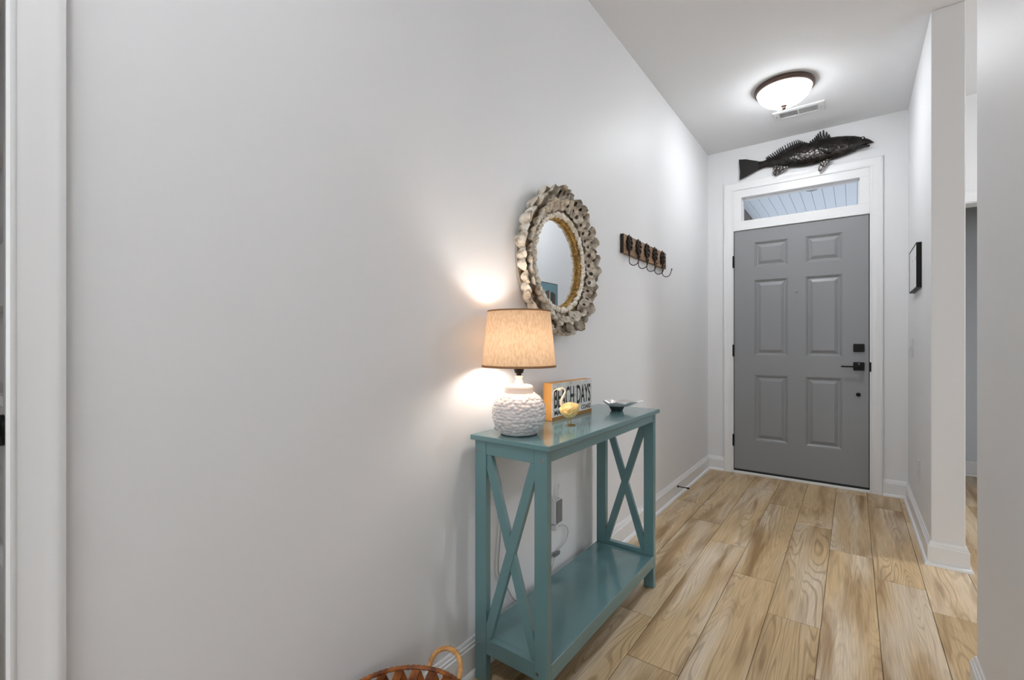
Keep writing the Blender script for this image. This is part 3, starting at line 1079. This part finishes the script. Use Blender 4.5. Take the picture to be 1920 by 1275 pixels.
# shallow wavy leaf-shaped bowl with a tail
rings_o = []
for j in range(7):
    t = j / 6
    ring = []
    for i in range(36):
        a = 2 * math.pi * i / 36
        d = math.cos(a - .64)                         # pointed towards the right in the picture
        r = (.058 + .034 * max(0, d) ** 8 + .004 * math.sin(7 * a)) * (.42 + .58 * t)
        z = .019 + .020 * t ** 1.6 + .0035 * math.sin(5 * a + 1) * t
        ring.append((QX + r * math.cos(a), QY + r * math.sin(a), TZ + z))
    rings_o.append(ring)
inner = [[(x, y, z + .0025) for x, y, z in rg] for rg in reversed(rings_o)]
obj('bowl', MB().loops(rings_o + inner, cap_first=True, cap_last=True), 'silver', dish, smooth=True)
tp = lambda s_, lat, z: (QX + s_ * .80 - lat * .60, QY + s_ * .60 + lat * .80, TZ + z)
b = MB()
b.loops([[tp(.080, -.010, .037), tp(.080, .010, .037), tp(.080, .010, .042), tp(.080, -.010, .042)], [tp(.100, -.016, .041), tp(.100, .016, .041), tp(.100, .016, .045), tp(.100, -.016, .045)], [tp(.118, -.006, .043), tp(.118, .006, .043), tp(.118, .006, .045), tp(.118, -.006, .045)]], cap_first=True, cap_last=True)
obj('leaf_tip', b, 'silver', dish)

# ------------------------------------------------------------------ shell mirror
MY, MZ = 1.694, 1.447
mir = thing('shell_mirror', 'round mirror framed with oyster shells on the left wall', 'mirror', (0, MY, MZ))


def cyl_x(prof, n=64, cy=MY, cz=MZ, **kw):
    mb = MB().lathe(prof, n=n, **kw)
    mb.v = [(z, cy + x, cz + y) for x, y, z in mb.v]
    return mb


obj('back_plate', cyl_x([(.284, .001), (.288, .003), (.288, .014), (.284, .017), (.19, .017), (.19, .006)], 72, cap1=False), 'zinc', mir)
obj('mirror_glass', cyl_x([(.193, .007), (.193, .0095)], 64), 'mirror', mir)


def twisted_ring(r, x, tube_r, strands, turns, strand_r, n=220):
    mb = MB()
    for s_ in range(strands):
        pts = []
        for i in range(n):
            a = 2 * math.pi * i / n
            q = turns * a + 2 * math.pi * s_ / strands
            rr = r + tube_r * math.cos(q)
            pts.append((x + tube_r * math.sin(q), MY + rr * math.cos(a), MZ + rr * math.sin(a)))
        mb.tube(pts, strand_r, 5, closed=True)
    return mb


obj('gold_rope', twisted_ring(.1920, .0170, .0050, 2, 46, .0058), 'rope_gold', mir, smooth=True)
b = MB()
for i in range(84):
    a = 2 * math.pi * i / 84
    rr = .2015 + .003 * math.sin(i * 2.3)
    p = Vector((.033 + .002 * math.sin(i * 1.7), MY + rr * math.cos(a), MZ + rr * math.sin(a)))
    ta = a + .75
    dv = Vector((.25 * math.sin(i), math.cos(ta), math.sin(ta))) * .0135
    b.tube([p - dv, p - dv * .4, p + dv * .4, p + dv], [.004, .0095, .0095, .004], 7)
o = obj('shell_rope', b, 'shell_cream', mir, smooth=True)
o['kind'] = 'stuff'
obj('frame_ring', cyl_x([(.196, .015), (.200, .030), (.225, .030), (.262, .022), (.292, .016)], 72, cap0=False, cap1=False), 'shell_base', mir, smooth=True)


def oyster(seed, ln, wd):
    rnd = random.Random(seed)
    mb = MB()
    n, m = 14, 6
    ph = [rnd.uniform(0, 6.28) for _ in range(4)]
    front, back = [], []
    for j in range(m + 1):
        t = j / m
        rf, rb = [], []
        for i in range(n):
            a = 2 * math.pi * i / n
            k = 1 + .10 * math.sin(3 * a + ph[0]) + .07 * math.sin(5 * a + ph[1])
            x = math.cos(a) * wd * .5 * k * t
            y = math.sin(a) * ln * .5 * k * t * (1.1 if math.sin(a) > 0 else .92)
            z = .36 * wd * (t ** 2.2 - .6) + .05 * wd * math.sin(4 * a + ph[2]) * t * t
            rf.append((x, y, z))
            th = .07 * wd + .16 * wd * (1 - t)
            rb.append((x * (1 - .0 * t), y, z - th))
        front.append(rf)
        back.append(rb)
    rings = [front[j] for j in range(1, m + 1)] + [back[j] for j in range(m, 0, -1)]
    mb.loops(rings, cap_first=True, cap_last=True)
    # dark disc stands in for the shade inside the shell's hole
    hx, hy = wd * .06 * math.cos(ph[3]), ln * .10
    hole = [(hx + .19 * wd * math.cos(q * .785), hy + .19 * ln * math.sin(q * .785), -.155 * wd) for q in range(8)]
    mb.add(hole, [tuple(range(8))], 1)
    return mb.mesh('shell', ['shell', 'shell_dark'], smooth=True, fix=False)


big = [oyster(s_, .070, .056) for s_ in range(5)]
small = [oyster(s_ + 20, .050, .042) for s_ in range(4)]
rnd = random.Random(3)


def put_shell(me, a, r, x, tilt, roll, sc):
    rad = Vector((0, math.cos(a), math.sin(a)))
    nrm = (Vector((math.cos(tilt), 0, 0)) - rad * math.sin(tilt)).normalized()
    yax = (rad - nrm * rad.dot(nrm)).normalized()
    xax = yax.cross(nrm)
    m3 = Matrix((xax, yax, nrm)).transposed().to_4x4()
    pos = Vector((x, MY, MZ)) + rad * r
    m4 = Matrix.Translation(pos) @ m3 @ Matrix.Rotation(roll, 4, 'Z') @ Matrix.Scale(sc, 4)
    return place('shell', me, mir, m4)


for i in range(42):
    a = 2 * math.pi * (i + rnd.uniform(-.2, .2)) / 42
    put_shell(rnd.choice(big), a, .285 + rnd.uniform(-.006, .008), .036 + rnd.uniform(-.006, .008), R(42) + rnd.uniform(-.25, .25), rnd.uniform(-.7, .7), rnd.uniform(.85, 1.25))
for i in range(38):
    a = 2 * math.pi * (i + .5 + rnd.uniform(-.2, .2)) / 38
    put_shell(rnd.choice(small), a, .242 + rnd.uniform(-.006, .006), .048 + rnd.uniform(-.004, .005), R(34) + rnd.uniform(-.25, .25), rnd.uniform(-.8, .8), rnd.uniform(.9, 1.25))

# ------------------------------------------------------------------ hook rack
rack = thing('hook_rack', 'wooden board with five ornate iron hooks on the wall', 'coat rack', (0, 2.75, 1.655))
RY0, RY1, RZ0, RZ1, RXT = 2.392, 3.105, 1.604, 1.709, .020
obj('board', MB().box(.0005, RXT, RY0, RY1, RZ0, RZ1), 'rackwood', rack, bevel=.0012)
obj('board_end', MB().box(.0005, RXT + .0004, RY0 - .0012, RY0 + .0004, RZ0, RZ1), 'rackedge', rack)
for hy in (2.462, 2.598, 2.735, 2.874, 3.018):
    b = MB()
    # leafy cast plate: stem, paired scrolls, bud on top
    x = RXT + .004
    b.tube([(x, hy, 1.598), (x + .003, hy, 1.63), (x + .004, hy, 1.668), (x, hy, 1.700), (x, hy, 1.716)], [.0055, .0045, .006, .005, .0015], 7)
    for s_ in (-1, 1):
        for (w_, z0_, z1_, rr_) in ((.030, 1.630, 1.660, .0065), (.034, 1.652, 1.686, .0070), (.025, 1.680, 1.704, .0058)):
            b.tube([(x, hy, z0_), (x + .003, hy + s_ * w_ * .6, z0_ + .003), (x + .002, hy + s_ * w_, (z0_ + z1_) / 2), (x + .002, hy + s_ * w_ * .62, z1_), (x + .003, hy + s_ * w_ * .38, z1_ - .008)], [rr_ * .7, rr_, rr_, rr_ * .9, rr_ * .6], 6)
            b.ball((x + .002, hy + s_ * w_ * .45, z1_ - .008), rr_ * 1.2, n=8, m=6)
    plate = obj('hook_plate', b, 'iron', rack, smooth=True)
    pts = [(x + .003, hy, 1.640), (x + .001, hy, 1.600)]
    for k in range(11):
        q = math.pi + math.pi * .92 * k / 10
        pts.append((x + .027 + .027 * math.cos(q), hy, 1.566 + .026 * math.sin(q)))
    pts += [(x + .060, hy, 1.583)]
    h_ = obj('hook', MB().tube(smooth_path(pts, 3), .0024, 8), 'iron', plate, smooth=True)
    obj('hook_tip', MB().ball((x + .061, hy, 1.586), .0045, n=10, m=7), 'iron', plate, smooth=True)

# ------------------------------------------------------------------ picture on the right wall
pic = thing('wall_picture', 'black edged picture on the right hall wall near the door', 'picture', (W, 3.69, 1.55))
PY0, PY1, PZ0, PZ1, PX = 3.482, 3.896, 1.424, 1.682, W - .024
b = MB().box(PX, W - .0005, PY0, PY0 + .006, PZ0, PZ1).box(PX, W - .0005, PY1 - .006, PY1, PZ0, PZ1).box(PX, W - .0005, PY0 + .006, PY1 - .006, PZ0, PZ0 + .006).box(PX, W - .0005, PY0 + .006, PY1 - .006, PZ1 - .006, PZ1)
obj('frame', b, 'black', pic)
face = obj('canvas', MB().box(PX + .001, W - .001, PY0 + .006, PY1 - .006, PZ0 + .006, PZ1 - .006), 'artteal', pic)
sl = [('artcream', .03), ('artdark', .05), ('artbrown', .025), ('artdark', .035), ('artcream', .04), ('artdark', .03), ('artbrown', .04), ('artcream', .02), ('artdark', .06), ('artbrown', .03)]
y = PY0 + .012
for m_, w_ in sl:
    e = min(y + w_, PY1 - .012)
    obj('picture_print', MB().box(PX + .0004, PX + .001, y, e, PZ0 + .012, 1.610 - .012 * ((len(m_) + int(w_ * 1000)) % 3)), m_, face)
    y = e

# ------------------------------------------------------------------ switches and outlet on the right wall
sw = thing('light_switch', 'white double light switch on the right wall', 'switch', (W, 4.02, 1.07))
obj('cover_plate', MB().box(W - .006, W - .0005, 3.955, 4.071, 1.010, 1.130), 'plastic', sw, bevel=.002)
for y in (3.990, 4.036):
    obj('toggle', MB().box(W - .016, W - .006, y - .005, y + .005, 1.064, 1.084), 'plastic', sw, bevel=.002)
ro = thing('low_outlet', 'white wall outlet low on the right hall wall', 'outlet', (W, 3.607, .36))
obj('cover_plate', MB().box(W - .006, W - .0005, 3.572, 3.642, .300, .420), 'plastic', ro, bevel=.002)
for z in (.335, .386):
    obj('receptacle', MB().box(W - .0085, W - .006, 3.590, 3.624, z - .014, z + .014), 'plastic', ro, bevel=.002)

# ------------------------------------------------------------------ door stop on the left skirting
ds = thing('door_stop', 'black spring door stop on the left baseboard', 'door stop', (.0145, 3.377, .072))
mb = MB().lathe([(.009, 0), (.009, .004), (.0035, .008), (.0035, .068)], n=12)
mb.v = [(.0145 + z, 3.377 + x, .072 + y) for x, y, z in mb.v]
obj('rod', mb, 'black', ds, smooth=True)
mb = MB().lathe([(.006, .066), (.007, .069), (.007, .079), (.005, .081)], n=12)
mb.v = [(.0145 + z, 3.377 + x, .072 + y) for x, y, z in mb.v]
obj('rubber_tip', mb, 'rubber', ds, smooth=True)

# ------------------------------------------------------------------ basket
GX, GY, GR, GH = .203, .683, .172, .250
bas = thing('woven_basket', 'brown woven rattan basket on the floor by the table', 'basket', (GX, GY, 0))


def gp(a, r, z):
    return (GX + r * math.cos(a), GY + r * math.sin(a), z)


rad_at = lambda z: .135 + (GR - .135) * (z / GH)
obj('base', MB().lathe([(.125, .002), (.136, .006), (.136, .016), (.120, .018)], (GX, GY, 0), 40), 'rattan', bas, smooth=True)


def wrapped(pts, r, pitch, closed=False):
    """a core wrapped with cane: tube whose radius swells with every turn"""
    ps = []
    total = 0
    rs = []
    for i, p in enumerate(pts):
        if i:
            total += (Vector(p) - Vector(pts[i - 1])).length
        rs.append(r * (1 + .12 * math.sin(2 * math.pi * total / pitch)))
        ps.append(p)
    return MB().tube(ps, rs, 8, closed=closed)


for z, rr_, mm in ((GH, .0055, 'rattan'), (.165, .006, 'rattan'), (.085, .006, 'rattan')):
    n = 240
    obj('rim' if z == GH else 'hoop', wrapped([gp(2 * math.pi * i / n, rad_at(z), z) for i in range(n)], rr_, .014, True), mm, bas, smooth=True)


def strap(a0, a1, off):
    mb = MB()
    rr = []
    for k in range(7):
        t = k / 6
        z = .012 + (GH - .010) * t
        a = a0 + (a1 - a0) * t
        r = rad_at(z) + off * math.sin(t * math.pi * 3)
        da = .0105 / r
        ring = [gp(a - da, r - .0016, z), gp(a + da, r - .0016, z), gp(a + da, r + .0016, z), gp(a - da, r + .0016, z)]
        rr.append(ring)
    mb.loops(rr, cap_first=True, cap_last=True)
    return mb


for i in range(24):
    a = 2 * math.pi * i / 24
    obj('strap', strap(a, a + .62, .004), 'rattan', bas)
    obj('strap', strap(a + .13, a - .46, -.004), 'rattan', bas)
# two wrapped loop handles
for ha in (R(98), R(278)):
    pts = []
    for k in range(61):
        q = math.pi * k / 60
        aa = ha + .27 * math.cos(q)
        pts.append(gp(aa, rad_at(GH) + .004 + .026 * math.sin(q), GH - .006 + .050 * math.sin(q) ** .8))
    obj('handle', wrapped(pts, .0064, .010), 'rattan_light', bas, smooth=True)
